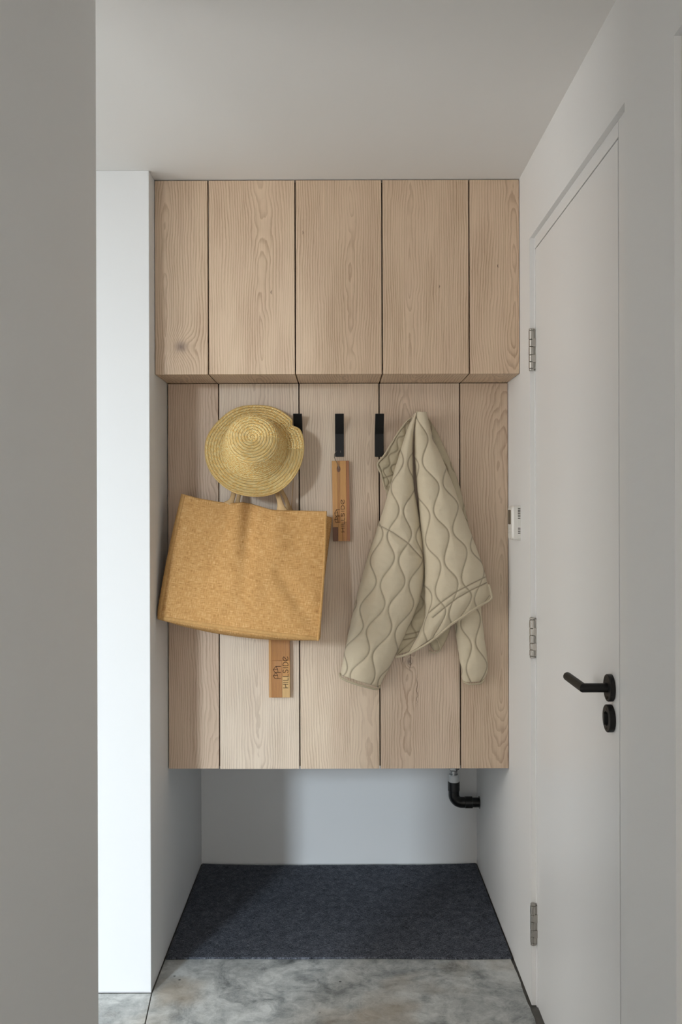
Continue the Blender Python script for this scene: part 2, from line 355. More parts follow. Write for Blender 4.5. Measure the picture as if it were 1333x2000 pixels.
# ---------------------------------------------------------------- doors in the right wall
XF = XR+DR
def door(name, a, b, zh, hinges, handle, label):
    root = empty(name, (XF, (a+b)/2, 0)); struct(root, label)
    n_, fb = .083, .004            # near frame strip, far frame strip
    g = Geo(); g.box(XF, XF+.038, a+.0055, a+n_-.005, 0, zh); g.box(XF, XF+.038, b-.012, b, 0, zh); g.box(XF, XF+.038, a+n_-.003, b-.012, zh-.032, zh)
    child(g.build('door_frame', M_door, bevel=.001), root)
    child(Geo().box(XF+.0005, XF+.038, a+n_+.0015, b-.0145, .006, zh-.0348).build('door_panel', M_door, bevel=.0015), root)
    child(Geo().box(XF+.0025, XF+.038, a+n_-.0048, a+n_+.0012, .006, zh-.035).box(XF+.003, XF+.038, a+.0002, a+.0053, 0, zh).build('gap_shade_strip', M_gapshade), root)  # grey strips added in the gaps to stand for their dark shade
    child(Geo().box(XF+.0385, XF+.0395, a, b, 0, zh).build('rebate', M_dark), root)
    if hinges:
        for z0, z1 in ((1.7635,1.8815),(.968,1.081),(.173,.289)):
            hx, hy, r = .5335, 2.553, .0083
            L = z1-z0; cuts = [0, .055*L, .21*L, .37*L, .565*L, .735*L, .945*L, L]
            g = Geo()
            g.box(hx, XF+.0012, hy-.0085, hy-.004, z0+.2*L, z0+.37*L)
            g.box(hx, XF+.0012, hy-.0085, hy-.004, z0+.565*L, z0+.75*L)
            g.box(hx+.001, XF+.001, hy-.004, hy+.004, z0+.05*L, z1-.05*L)
            hg = child(g.build('hinge', M_steel), root)
            names = ('cap','knuckle','knuckle','knuckle','knuckle','knuckle','cap')
            for k in range(7):
                rr = r if k % 2 else r*.97
                if k in (0, 6): rr = r*.93
                c0, c1 = z0+cuts[k]+.0005, z0+cuts[k+1]-.0005
                kn = Geo().lathe((hx,hy,0),(0,0,1),[(rr*.9,c0),(rr,c0+.001),(rr,c1-.001),(rr*.9,c1)],24).build(names[k], M_steel, hg, autosmooth=True)
                kn.matrix_parent_inverse = Matrix.Identity(4)
    if handle:
        hy, hz = 1.842, 1.023; x0 = XF
        ros = [(.027,0),(.0272,.002),(.0272,.0085),(.0262,.0098),(.010,.0098),(.010,.009)]
        child(Geo().lathe((x0,hy,hz),(-1,0,0),ros,48).build('handle_rose', M_black, autosmooth=True), root)
        r = .0092; L = .128; xn = x0-.057
        g = Geo(); n = 24; b0 = 0                                    # mitred bar: neck along -x, lever along +y
        rings = []
        for k in range(n):
            an = 2*math.pi*k/n; a1, a2 = math.cos(an)*r, math.sin(an)*r
            rings.append(((x0-.008, hy+a1, hz+a2), (xn+a1*1.0, hy+a1, hz+a2), (xn+a1, hy+L, hz+a2)))
        for j in range(3):
            for k in range(n): g.v.append(Vector(rings[k][j]))
        for j in range(2):
            for k in range(n): l = (k+1)%n; g.f.append((j*n+k, j*n+l, (j+1)*n+l, (j+1)*n+k))
        g.f.append(tuple(range(n))); g.f.append(tuple(range(3*n-1, 2*n-1, -1)))
        child(g.build('lever_handle', M_black, autosmooth=True, bevel=.0006), root)
        z2 = .962
        ros = [(.0272,0),(.0275,.002),(.0275,.010),(.0262,.0113),(.015,.0113),(.0142,.0100)]
        child(Geo().lathe((x0,hy,z2),(-1,0,0),ros,48).build('lock_rose', M_black, autosmooth=True), root)
        g = Geo(); pts = []
        for k in range(24):
            an = 2*math.pi*k/24; pts.append((hy+.0042*math.cos(an), z2+math.copysign(.0085, math.sin(an))+.0042*math.sin(an)))
        g.prism(pts, 'x', x0-.0098, x0-.0165)
        child(g.build('thumb_turn', M_black, bevel=.001, autosmooth=True), root)
        g = Geo()
        for zz in (hz-.019, z2+.019, z2-.019): g.lathe((x0-.0095,hy-.002,zz),(-1,0,0),[(.0026,0),(.0026,.0022),(.0015,.0024)],14)
        child(g.build('screw', M_dark, autosmooth=True), root)
    return root
door('door_1', D1[0], D1[1], ZH, True, True, 'white flush door with black lever handle and three nickel hinges')
door('door_2', D2[0], D2[1], ZH-.006, False, False, 'second white door recess at the right edge')

# ---------------------------------------------------------------- wood cupboard and panelling
seams_u = [XL+.0015, -.3850, -.1290, .1265, .3825, XR-.0015]
seams_l = [XL+.003, -.3805, -.1275, .1250, .3785, XR-.0015]
ZS = P(500, 731, 2.709).z; YU = 2.709; YL = 2.90
zb = P(660, 1501.5, YL).z
cup = tag(empty('wall_cupboard', (0, YU, ZS)), 'pale wood wall cupboard of five fronts under the ceiling', 'cupboard')
pw = {  # cx, d, tilt, knots
 0: (-.045, .004, .045, [(-.001,-.205,.022,.020)], []),
 1: (.03, .010, .02, [], [(.058,-.045,.0014,.006)]),
 2: (.035, .004, -.03, [], [(-.105,.13,.0012,.005)]),
 3: (-.045, .006, .05, [], [(.04,-.03,.0012,.005)]),
 4: (.055, .002, .06, [], [(.01,.03,.0014,.005)])}
GAP = .0019
for i in range(5):
    a = seams_u[i]+(GAP if i else 0); b = seams_u[i+1]-(GAP if i < 4 else 0)
    cx, d, ti, kn, cr = pw[i]; cz = (ZS+ZC)/2
    m = wood('cupboard_wood_%d' % i, cx, d, ti, 1.7*i+.4, 'z', kn, cracks=cr)
    child(Geo().box(a, b, YU, YU+.019, ZS, ZC-.003).build('cupboard_front', m, loc=((a+b)/2, YU, cz), bevel=.0006), cup)
    # underside board, running back to the panelling
    m = wood('underside_wood_%d' % i, cx*.4, .02, .05, 2.1*i+8, 'y')
    child(Geo().box(a, b, YU+.0195, YL+.02, ZS+.0002, ZS+.018).build('underside_board', m, loc=((a+b)/2, YU+.1, ZS)), cup)
child(Geo().box(XL+.002, XR-.002, YU+.0255, YB-.002, ZS+.021, ZC-.001).build('cupboard_carcass', M_dark), cup)
pan = tag(empty('wall_panelling', (0, YL, zb)), 'pale wood panelling of five tall boards behind the hooks', 'panelling')
pl = {
 0: (.10, .05, .01, [], []),
 1: (-.01, .003, .05, [], []),
 2: (.10, .012, -.035, [], [(-.085,.14,.0012,.004)]),
 3: (-.045, .002, .045, [(-.035,-.27,.008,.012)], [(-.031,-.268,.0016,.03),(-.055,-.26,.0014,.016),(-.010,-.36,.0009,.05)]),
 4: (.055, .006, .06, [], [])}
pc = [((.66,.51,.38),(.34,.225,.15)),((.82,.70,.565),(.47,.36,.26)),((.75,.62,.475),(.42,.30,.205)),((.72,.59,.46),(.38,.27,.185)),((.64,.51,.375),(.33,.225,.15))]  # daylight beam put into the wood tones: second board palest, outer boards darker
for i in range(5):
    a = seams_l[i]+(GAP if i else 0); b = seams_l[i+1]-(GAP if i < 4 else 0)
    cx, d, ti, kn, cr = pl[i]; cz = (ZS+zb)/2
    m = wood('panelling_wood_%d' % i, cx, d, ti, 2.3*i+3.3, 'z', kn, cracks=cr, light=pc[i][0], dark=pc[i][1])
    z0 = zb+(.0015 if i == 0 else 0)
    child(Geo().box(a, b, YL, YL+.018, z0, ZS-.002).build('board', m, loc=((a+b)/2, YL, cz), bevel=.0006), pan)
child(Geo().box(XL+.002, XR-.002, YL+.019, YL+.03, zb+.004, ZS-.003).build('backing_panel', M_dark), pan)
g = Geo()
g.box(XL+.002, .40, YL+.031, YB-.002, zb+.012, zb+.03); g.box(.47, XR-.002, YL+.031, YB-.002, zb+.012, zb+.03)
g.box(.40, .47, YL+.031, 3.47, zb+.012, zb+.03)
child(g.build('base_board', M_wall), pan)

# ---------------------------------------------------------------- hooks
def hook(px, label):
    c = P(px, 850, YL); zt = P(px, 808, 2.852).z; zm = P(px, 848, YL).z; z0 = P(px, 892, YL-.008).z
    hw = .0138
    prof = [(YL-.0001,z0),(YL-.009,z0),(YL-.009,zm),(YL-.050,zt-.001),(YL-.0465,zt+.0008),(YL-.0035,zm+.005),(YL-.0001,zm+.005)]
    g = Geo().prism(prof, 'x', c.x-hw, c.x+hw)
    return tag(g.build('coat_hook', M_black, loc=(c.x, YL, z0), bevel=.0012), label, 'hook', 'black coat hooks on the panelling')
hook(504, 'black metal coat hook hidden behind the straw hat')
hook(583, 'black metal coat hook at the right edge of the straw hat')
hook(663.5, 'black metal coat hook holding the slim wooden key tag')
hook(741, 'empty black metal coat hook just left of the quilted jacket')
hook(822, 'black metal coat hook under the top of the quilted jacket')

# ---------------------------------------------------------------- straw hat
def hat():
    W = .0088                      # plait width
    key = [(0,.101),(.03,.0995),(.055,.0955),(.068,.0895),(.0755,.080),(.0795,.066),(.0845,.044),(.0905,.022),(.0955,.008),(.102,.001),(.114,-.002),(.134,-.004),(.150,-.001)]
    # resample by arc length
    fine = []
    kp = [Vector((r,h,0)) for r, h in key]
    for i in range(len(kp)-1):
        p0, p1, p2, p3 = kp[max(i-1,0)], kp[i], kp[i+1], kp[min(i+2,len(kp)-1)]
        for k in range(20):
            t = k/20
            fine.append(.5*((2*p1)+(p2-p0)*t+(2*p0-5*p1+4*p2-p3)*t*t+(3*p1-p0-3*p2+p3)*t**3))
    fine.append(kp[-1]); s = [0]
    for i in range(1, len(fine)): s.append(s[-1]+(fine[i]-fine[i-1]).length)
    S = s[-1]; ns = int(S/.0011); nt = 420
    sr = np.linspace(0, S, ns); R = np.interp(sr, s, [p[0] for p in fine]); H = np.interp(sr, s, [p[1] for p in fine])
    verts, uv = [], []
    ax = Vector((0.015, -math.cos(math.radians(19)), math.sin(math.radians(19)))).normalized()
    ex = Vector((1,0,0)); ex = (ex-ax*ex.dot(ax)).normalized(); ez = ex.cross(ax)*-1
    if ez.z < 0: ez = -ez
    C = P(497.5, 878, 2.800)
    for i in range(ns):
        r0, h0, ss = R[i], H[i], sr[i]
        dr = R[min(i+1,ns-1)]-R[max(i-1,0)]; dh = H[min(i+1,ns-1)]-H[max(i-1,0)]; L = math.hypot(dr, dh) or 1
        nr, nh = -dh/L, dr/L
        for k in range(nt):
            th = 2*math.pi*k/nt
            sp = ss/W + th/(2*math.pi)          # the plait is one spiral
            f = sp % 1
            bump = .0019*math.sqrt(max(0, 1-(2*f-1)**2)) + .00035*math.sin(th*max(r0,.02)/.0042*2*math.pi + 2.2*abs(f-.5)*6)*(1 if r0 > .02 else .4)
            nz = noise.noise(Vector((math.cos(th)*2.2, math.sin(th)*2.2, ss*14)))
            bump += .0013*nz
            r = r0+nr*bump; h = h0+nh*bump
            x, z = r*math.cos(th), r*math.sin(th)
            bf = max(0, (r0-.100)/.05)          # brim factor
            if bf > 0:
                h += bf*(.007*math.sin(2*th+.6)+.004*math.sin(3*th+2.0)+.0025*math.sin(7*th))
                x *= 1+.006*bf*math.sin(5*th); 
                # dent where the brim meets the second hook (upper right)
                d = (th-math.radians(33)); dd = math.exp(-(d/.085)**2)
                x -= bf*.013*dd; z -= bf*.006*dd; h += bf*.006*dd
                d2 = th-math.radians(14); h += bf*.006*math.exp(-(d2/.3)**2)
            else:
                # soft lopsided crown: crease on the right shoulder of the top
                t2 = max(0, 1-r0/.085)
                h += -.010*t2**.7*math.exp(-(((x-.0)/.03)**2+((z+.0)/.05)**2))*0.6
                h += .004*(r0/.085)*math.cos(th-2.4)
            verts.append(C + ex*x + ez*z + ax*h)
            uv.append((th*max(r0,.015), sp))
    faces = [(i*nt+k, i*nt+(k+1)%nt, (i+1)*nt+(k+1)%nt, (i+1)*nt+k) for i in range(ns-1) for k in range(nt-1)]
    # close the wrap with duplicated column for clean uv
    base = len(verts)
    for i in range(ns):
        verts.append(verts[i*nt].copy()); uv.append((2*math.pi*max(R[i],.015), sr[i]/W+1))
    faces += [(i*nt+nt-1, base+i, base+i+1, (i+1)*nt+nt-1) for i in range(ns-1)]
    root = mesh('straw_hat', verts, faces, M_straw, smooth=True, uv=uv)
    me = root.data; me.validate()
    m = root.modifiers.new('thick', 'SOLIDIFY'); m.thickness = .0016; m.offset = 0
    tag(root, 'golden plaited straw sun hat hanging above the jute bag', 'hat')
    # rolled outer edge of the brim
    ring = [verts[(ns-1)*nt+k] for k in range(0, nt, 3)]; ring.append(ring[0])
    Geo().tube(ring, .0019, 8, cap=False).build('brim_edge', M_straw, root, smooth=True)
    return root
hat()

# ---------------------------------------------------------------- jute shopping bag
def lerp(a, b, t): return a+(b-a)*t
def interp(pts, t):
    xs = [p[0] for p in pts]; ys = [p[1] for p in pts]
    return float(np.interp(t, xs, ys))
def grid(name, fn, nu, nv, mat, root, lu, lv, smooth=True, thick=.0018):
    v = [fn(i/nu, j/nv) for j in range(nv+1) for i in range(nu+1)]
    f = [(j*(nu+1)+i, j*(nu+1)+i+1, (j+1)*(nu+1)+i+1, (j+1)*(nu+1)+i) for j in range(nv) for i in range(nu)]
    uv = [(i/nu*lu, j/nv*lv) for j in range(nv+1) for i in range(nu+1)]
    o = mesh(name, v, f, mat, smooth=smooth, uv=uv)
    m = o.modifiers.new('thick', 'SOLIDIFY'); m.thickness = thick; m.offset = 0
    return child(o, root)
def bag():
    root = tag(empty('jute_bag', P(500, 985, 2.82)), 'large tan jute shopping bag hanging crooked under the straw hat', 'bag')
    topx = [(355,964.5),(392,974),(427,980),(450,983),(475,981),(492,984),(512,990),(532,996),(552,997),(595,997.5),(638,998.5)]
    def front(u, v):
        xt = lerp(355, 638, u); xb = lerp(306, 623, u)
        yt = interp(topx, xt); yb = lerp(1208.5, 1251, u)+2*math.sin(math.pi*u)
        x = lerp(xt, xb, v); y = lerp(yt, yb, v)
        x -= 3.0*math.sin(math.pi*v)*(u**4)*-1 + 3*math.sin(math.pi*v)*((1-u)**4)
        Y = lerp(lerp(2.800, 2.790, u), lerp(2.702, 2.700, u), v**.9)
        Y -= .020*math.sin(math.pi*u)**.8*math.sin(math.pi*min(1, v*.9))**1.2
        k = u-(.475+.03*v)
        Y += .020*math.exp(-(k/.045)**2)*math.exp(-(v/.38)**2)            # soft vertical fold under the handles
        Y -= .012*math.exp(-((u-.40)/.07)**2)*math.exp(-(v/.4)**2)
        Y -= .010*math.exp(-((u-.66)/.10)**2)*math.exp(-((v-.15)/.4)**2)
        dd = (u-.93)+(v-.97)*.9                                          # crease running to the lower right corner
        Y += .007*math.exp(-((u-(.70+.28*(v-.45)/.5))/.06)**2)*math.exp(-((v-.70)/.26)**2)
        Y += .004*noise.noise(Vector((u*4, v*4, 1.2)))+.0016*noise.noise(Vector((u*13, v*11, 7)))
        Y += .010*math.exp(-(u/.05)**2)
        p = P(x, y, Y); p.x = max(p.x, XL+.006); return p
    def back(u, v):
        x = lerp(lerp(360, 649, u), lerp(332, 621, u), v); y = lerp(lerp(972, 1011, u), lerp(1200, 1228, u), v)
        Y = lerp(2.864, 2.866, v)-.004*math.sin(math.pi*u)
        p = P(x, y, Y); p.x = max(p.x, XL+.006); return p
    child(grid('front_panel', front, 110, 90, M_jute, root, .44, .39), root)
    grid('back_panel', back, 30, 30, M_jute, root, .44, .36)
    def sideL(w, v):
        p = front(0, v).lerp(back(0, v), w); p.x = max(XL+.005, p.x-.008*math.sin(math.pi*w)*v); return p
    def sideR(w, v):
        p = front(1, v).lerp(back(1, v), w); p.x += (.010*v-.03*(1-v))*math.sin(math.pi*w)*.6; return p
    def bottom(u, w):
        p = front(u, 1).lerp(back(u, 1), w)
        s = math.sin(math.pi*u)**.55 if 0 < u < 1 else 0
        p.z -= (.030*s)*math.sin(math.pi*min(1, w*1.0))**.6 if w > 0 else 0
        return p
    grid('side_gusset', sideL, 14, 60, M_jute, root, .17, .37)
    grid('side_gusset', sideR, 14, 60, M_jute, root, .17, .37)
    grid('base_gusset', bottom, 90, 24, M_jute, root, .44, .17)
    # stitched edge strips: left and right sides, lower edge, top hem
    def strip(name, fn, n, wfn, thick=.003):
        v = []; f = []
        for i in range(n+1):
            a, b = fn(i/n)
            d = Vector((0,-thick,0)); m = (a+b)/2+d*1.15
            v += [a+Vector((0,.001,0)), a+d*.8, m, b+d*.8, b+Vector((0,.001,0))]
        for i in range(n):
            for k in range(4): f.append((i*5+k, i*5+k+1, (i+1)*5+k+1, (i+1)*5+k))
        o = mesh(name, v, f, M_juteedge, smooth=True, uv=None); return child(o, root)
    strip('edge_binding', lambda t: (front(0, t), front(.026, t)), 70, None, .0022)
    strip('edge_binding', lambda t: (front(.988, t), front(1, t)+Vector((.0015,0,0))), 70, None, .0026)
    strip('edge_binding', lambda t: (front(t, .972), front(t, 1)+Vector((0,0,-.001))), 100, None, .0018)
    # padded handles
    def handle(pts, r):
        v = [P(*p) for p in pts]; out = []
        for i in range(len(v)-1):
            p0, p1, p2, p3 = v[max(i-1,0)], v[i], v[i+1], v[min(i+2,len(v)-1)]
            for k in range(8):
                t = k/8; out.append(.5*((2*p1)+(p2-p0)*t+(2*p0-5*p1+4*p2-p3)*t*t+(3*p1-p0-3*p2+p3)*t**3))
        out.append(v[-1]); n = len(out)
        rr = [r*(1+1.3*math.exp(-(i/4.0)**2)+1.3*math.exp(-((n-1-i)/4.0)**2)) for i in range(n)]
        child(Geo().tube(out, rr, 12, flat=.55).build('handle', M_cord, smooth=True), root)
    handle([(448,986,2.797),(454,974,2.80),(459,955,2.822),(472,915,2.862),(490,868,2.880),(504,846,2.882),(518,870,2.880),(531,925,2.86),(541,960,2.825),(546,977,2.80),(551,999,2.795)], .0078)
    handle([(462,992,2.862),(466,972,2.866),(472,945,2.874),(484,900,2.884),(497,862,2.889),(504,852,2.889),(514,868,2.889),(532,920,2.884),(550,958,2.874),(560,978,2.868),(566,1002,2.864)], .0062)
    return root
bag()

# ---------------------------------------------------------------- wooden key tags
LET = {  # unit strokes: u along reading direction, v letter height
 'H': [[(0,0),(0,1)],[(.7,0),(.7,1)],[(0,.42),(.7,.6)]],
 'I': [[(.12,0),(.12,1)]],
 'L': [[(0,1),(0,0),(.5,0)]],
 'S': [[(.58,.86),(.45,.97),(.28,1),(.1,.95),(.03,.78),(.1,.6),(.3,.52),(.5,.42),(.6,.25),(.52,.07),(.32,0),(.12,.03),(0,.14)]],
 'D': [[(0,0),(0,1),(.3,1),(.58,.88),(.7,.62),(.7,.38),(.58,.12),(.3,0),(0,0)]],
 'E': [[(.12,.2),(.82,.82),(.6,.98),(.4,1),(.15,.88),(.02,.62),(.02,.38),(.15,.12),(.4,0),(.62,.02),(.82,.16)]],
}
ADV = {'H': .98, 'I': .5, 'L': .72, 'S': .86, 'D': .95, 'E': .9}
def strokes(lines, wd, y):
    g = Geo()
    for ln in lines:
        for a, b in zip(ln[:-1], ln[1:]):
            a, b = Vector(a), Vector(b); d = (b-a)
            if d.length < 1e-6: continue
            d.normalize(); nn = Vector((-d.y, d.x))*wd/2; a = a-d*wd*.3; b = b+d*wd*.3
            c = [a+nn, b+nn, b-nn, a-nn]
            g.prism([(p.x, p.y) for p in c], 'y', y, y+.0006)
    return g
def key_tag(tl, br, Yf, thick, pieces, text, logo, label, tiltz=0, hole=None, rot=0):
    a, b = P(tl[0], tl[1], Yf), P(br[0], br[1], Yf); cx, cz = (a.x+b.x)/2, (a.z+b.z)/2
    W, H = b.x-a.x, a.z-b.z
    root = tag(empty('key_tag', (cx, Yf, cz)), label, 'key tag', 'engraved wooden key tags')
    for k, (x0, x1, z0, z1, mt) in enumerate(pieces):     # fractions from the left / from the top
        X0, X1 = -W/2+x0*W, -W/2+x1*W; Z1, Z0 = H/2-z0*H, H/2-z1*H
        o = Geo().box(X0+.00008, X1-.00008, .0001*(k % 2), thick, Z0+.00008, Z1-.00008).build('wood_strip', mt, root, loc=((X0+X1)/2, 0, (Z0+Z1)/2), bevel=.0008)
    def loc2(px, py): p = P(px, py, Yf); return (p.x-cx, p.z-cz)
    # lettering: reads upwards, letter tops to the left
    (xl, xr, yb_, yt_) = text
    x0, z0 = loc2(xr, yb_); x1, z1 = loc2(xl, yt_); h = abs(x1-x0)
    tot = sum(ADV[c] for c in 'HILLSIDE')-.05; sc_ = (z1-z0)/tot
    u = 0; L = []
    for c in 'HILLSIDE':
        for st in LET[c]: L.append([(x0-v*h, z0+(u+uu)*sc_) for uu, v in st])
        u += ADV[c]
    strokes(L, .0017, -.0006).build('lettering', M_burn, root)
    (xl, xr, yt_, ym) = logo
    def lp(u_, v_, k):   # u_: 0..1 down one house; v_: 0 (left) .. 1 (right)
        return loc2(lerp(xl, xr, v_), yt_+(ym-yt_)*(k+u_))
    L = []
    for k in (0, 1):
        L += [[lp(.03,.98,k), lp(.03,.36,k), lp(.58,.02,k), lp(1.03,.24,k)],
              [lp(.03,.36,k), lp(.50,.58,k), lp(1.02,.62,k)], [lp(.58,.02,k), lp(.50,.58,k)],
              [lp(1.03,.24,k), lp(1.02,.62,k)] if k == 0 else [lp(1.03,.24,k), lp(1.02,.98,k)]]
    L.append([lp(1.02,.62,0), lp(1.02,.98,0)])
    strokes(L, .0014, -.0006).build('logo', M_burn, root)
    if hole:
        hx, hz = loc2(*hole)
        g = Geo().lathe((hx,-.0004,hz),(0,1,0),[(.0001,0),(.0058,0),(.0058,.001)],28)
        for i in range(len(g.v)): g.v[i].z = hz+(g.v[i].z-hz)*1.7
        g.build('hole', M_oak4, root, autosmooth=True)
    root.rotation_euler = (0, tiltz, rot)
    return root
t1 = key_tag((649.5,900), (683.5,1057), 2.878, .018,
   [(0,.31,0,.825,M_oak1),(0,.31,.825,1,M_oak4),(.31,.44,.0,.76,M_oak2),(.44,.82,0,.76,M_oak1),(.31,.56,.76,1,M_oak1),(.56,.82,.76,1,M_oak2),(.82,1,0,1,M_oak3)],
   (666.5,673,1039,976), (653.5,664,995,1007.5), 'slim wooden key tag on a wire ring under a black hook, right of the bag', tiltz=-.012, hole=(662.5,916))
t2 = key_tag((525,1195), (566.5,1362.5), 2.876, .020,
   [(0,.13,0,1,M_oak1),(.13,1,0,.57,M_oak2),(.13,.63,.57,1,M_oak2),(.63,1,.57,.75,M_oak1),(.63,1,.75,1,M_oak5)],
   (553,563,1343.5,1282.5), (533.5,549,1301,1313), 'honey coloured wooden key tag sticking out below the jute bag', tiltz=-.004, hole=(545,1210))
def curve_pts(v, k=8):
    out = []
    for i in range(len(v)-1):
        p0, p1, p2, p3 = v[max(i-1,0)], v[i], v[i+1], v[min(i+2,len(v)-1)]
        for j in range(k):
            t = j/k; out.append(.5*((2*p1)+(p2-p0)*t+(2*p0-5*p1+4*p2-p3)*t*t+(3*p1-p0-3*p2+p3)*t**3))
    out.append(v[-1]); return out
bpy.context.view_layer.update()
def keep(o, root):
    o.parent = root; o.matrix_parent_inverse = (Matrix.LocRotScale(root.location, root.rotation_euler, None)).inverted(); return o
keep(Geo().tube(curve_pts([P(662.5,916,2.872),P(661,909,2.8725),P(657,901,2.871),P(653.5,893,2.876),P(655,885,2.889),P(663,876,2.893),P(666,884,2.8905)]), .0009, 8).build('wire_ring', M_brass, smooth=True), t1)
keep(Geo().tube(curve_pts([P(545,1211,2.874),P(545,1195,2.885),P(560,1080,2.8935),P(572,960,2.8945),P(574,880,2.8945),P(578,850,2.894)]), .0011, 8).build('hanging_cord', M_cord, smooth=True), t2)

# ---------------------------------------------------------------- quilted jacket
def cr(pts, t):
    n = len(pts)-1; f = min(t*n, n-1e-6); i = int(f); u = f-i
    p0, p1, p2, p3 = pts[max(i-1,0)], pts[i], pts[i+1], pts[min(i+2,n)]
    return tuple(.5*((2*b)+(c-a)*u+(2*a-5*b+4*c-d)*u*u+(3*b-a-3*c+d)*u**3) for a, b, c, d in zip(p0, p1, p2, p3))
def piece(name, L, R, root, mat, nu=90, nv=200, W=40, A=20, lam=128, ph=0, off=0, h=.0055, seams=(), yback=None, quilt=True, pw_=2.2, seed=0, wr=.0045, hard=()):
    """closed padded shape. L/R: (px, py, Y of the edge, bulge towards the room)"""
    # arc length in px down the middle
    mid = []
    for j in range(nv+1):
        a, b = cr(L, j/nv), cr(R, j/nv); mid.append(((a[0]+b[0])/2, (a[1]+b[1])/2))
    s = [0]
    for j in range(nv): s.append(s[-1]+math.hypot(mid[j+1][0]-mid[j][0], mid[j+1][1]-mid[j][1]))
    verts, att = [], []
    Nr = nu+1
    for j in range(nv+1):
        a, b = cr(L, j/nv), cr(R, j/nv); wpx = math.hypot(b[0]-a[0], b[1]-a[1])
        bul = (a[3]+b[3])/2
        for i in range(nu+1):
            # denser samples to the edges
            u = .5-.5*math.cos(math.pi*i/nu); u = .65*u+.35*i/nu
            x, y, Y = lerp(a[0], b[0], u), lerp(a[1], b[1], u), lerp(a[2], b[2], u)
            e = abs(2*u-1)
            dome = max(0, 1-e**pw_)**.55
            d = bul*dome
            xx = (u-.5)*wpx + off; vv = s[j]+ph
            q = 1e9
            if quilt:
                i0 = round(xx/W)
                for ii in (i0-1, i0, i0+1):
                    dx = xx-(ii*W+A*math.sin(2*math.pi*vv/lam+ii*math.pi))
                    sl = A*2*math.pi/lam*math.cos(2*math.pi*vv/lam+ii*math.pi)
                    q = min(q, abs(dx)/math.sqrt(1+sl*sl))
            qs = 1e9
            for sm in seams:
                for (x1, y1), (x2, y2) in zip(sm[:-1], sm[1:]):
                    vx, vy = x2-x1, y2-y1; t = max(0, min(1, ((x-x1)*vx+(y-y1)*vy)/(vx*vx+vy*vy)))
                    qs = min(qs, math.hypot(x-x1-t*vx, y-y1-t*vy))
            qa = min(q, qs)
            puff = h*(1-math.exp(-(qa/9.0)**1.3)) - .0018*math.exp(-(qa/1.5)**2)
            # gathers: small wrinkles square to the seams
            gz = noise.noise(Vector((x*.028, y*.11, seed)))*.0030*math.exp(-(qa/9.0)) + wr*noise.noise(Vector((x*.018, y*.03, seed+5))) + .0012*noise.noise(Vector((x*.07, y*.08, seed+2)))
            d += (puff+gz)*min(1, dome*1.4+.25)
            k = 1+.02*noise.noise(Vector((0 if u < .5 else 9, y*.06, seed)))
            px = lerp(x, (a[0]+b[0])/2+(x-(a[0]+b[0])/2)*k, min(1, e))
            verts.append(P(px, y, Y-d))
            att.append(max(math.exp(-(qa/1.1)**2)*(.9 if qs <= q else .75), 0))
    # back side
    nb = 6; base = len(verts)
    for j in range(nv+1):
        a, b = cr(L, j/nv), cr(R, j/nv)
        for i in range(1, nb):
            u = i/nb; Y = lerp(a[2], b[2], u)+.006*math.sin(math.pi*u)
            verts.append(P(lerp(a[0], b[0], u), lerp(a[1], b[1], u), min(Y, YL-.001))); att.append(0)
    fs = []
    for j in range(nv):
        for i in range(nu): fs.append((j*Nr+i, j*Nr+i+1, (j+1)*Nr+i+1, (j+1)*Nr+i))
        row = [j*Nr]+[base+j*(nb-1)+k for k in range(nb-1)]+[j*Nr+nu]
        row2 = [(j+1)*Nr]+[base+(j+1)*(nb-1)+k for k in range(nb-1)]+[(j+1)*Nr+nu]
        for k in range(nb): fs.append((row[k+1], row[k], row2[k], row2[k+1]))
    for j in (0, nv):
        fr = [j*Nr+i for i in range(nu+1)]; bk = [base+j*(nb-1)+k for k in range(nb-2, -1, -1)]
        fs.append(tuple(fr+bk) if j == nv else tuple(reversed(fr+bk)))
    o = mesh(name, verts, fs, mat, smooth=True)
    at = o.data.attributes.new('seam', 'FLOAT', 'POINT'); at.data.foreach_set('value', att)
    return child(o, root)
def tubes(name, pts, r, root, mat, flat=1):
    return child(Geo().tube(curve_pts([P(*p) for p in pts], 10), r, 10, flat=flat).build(name, mat, smooth=True), root)
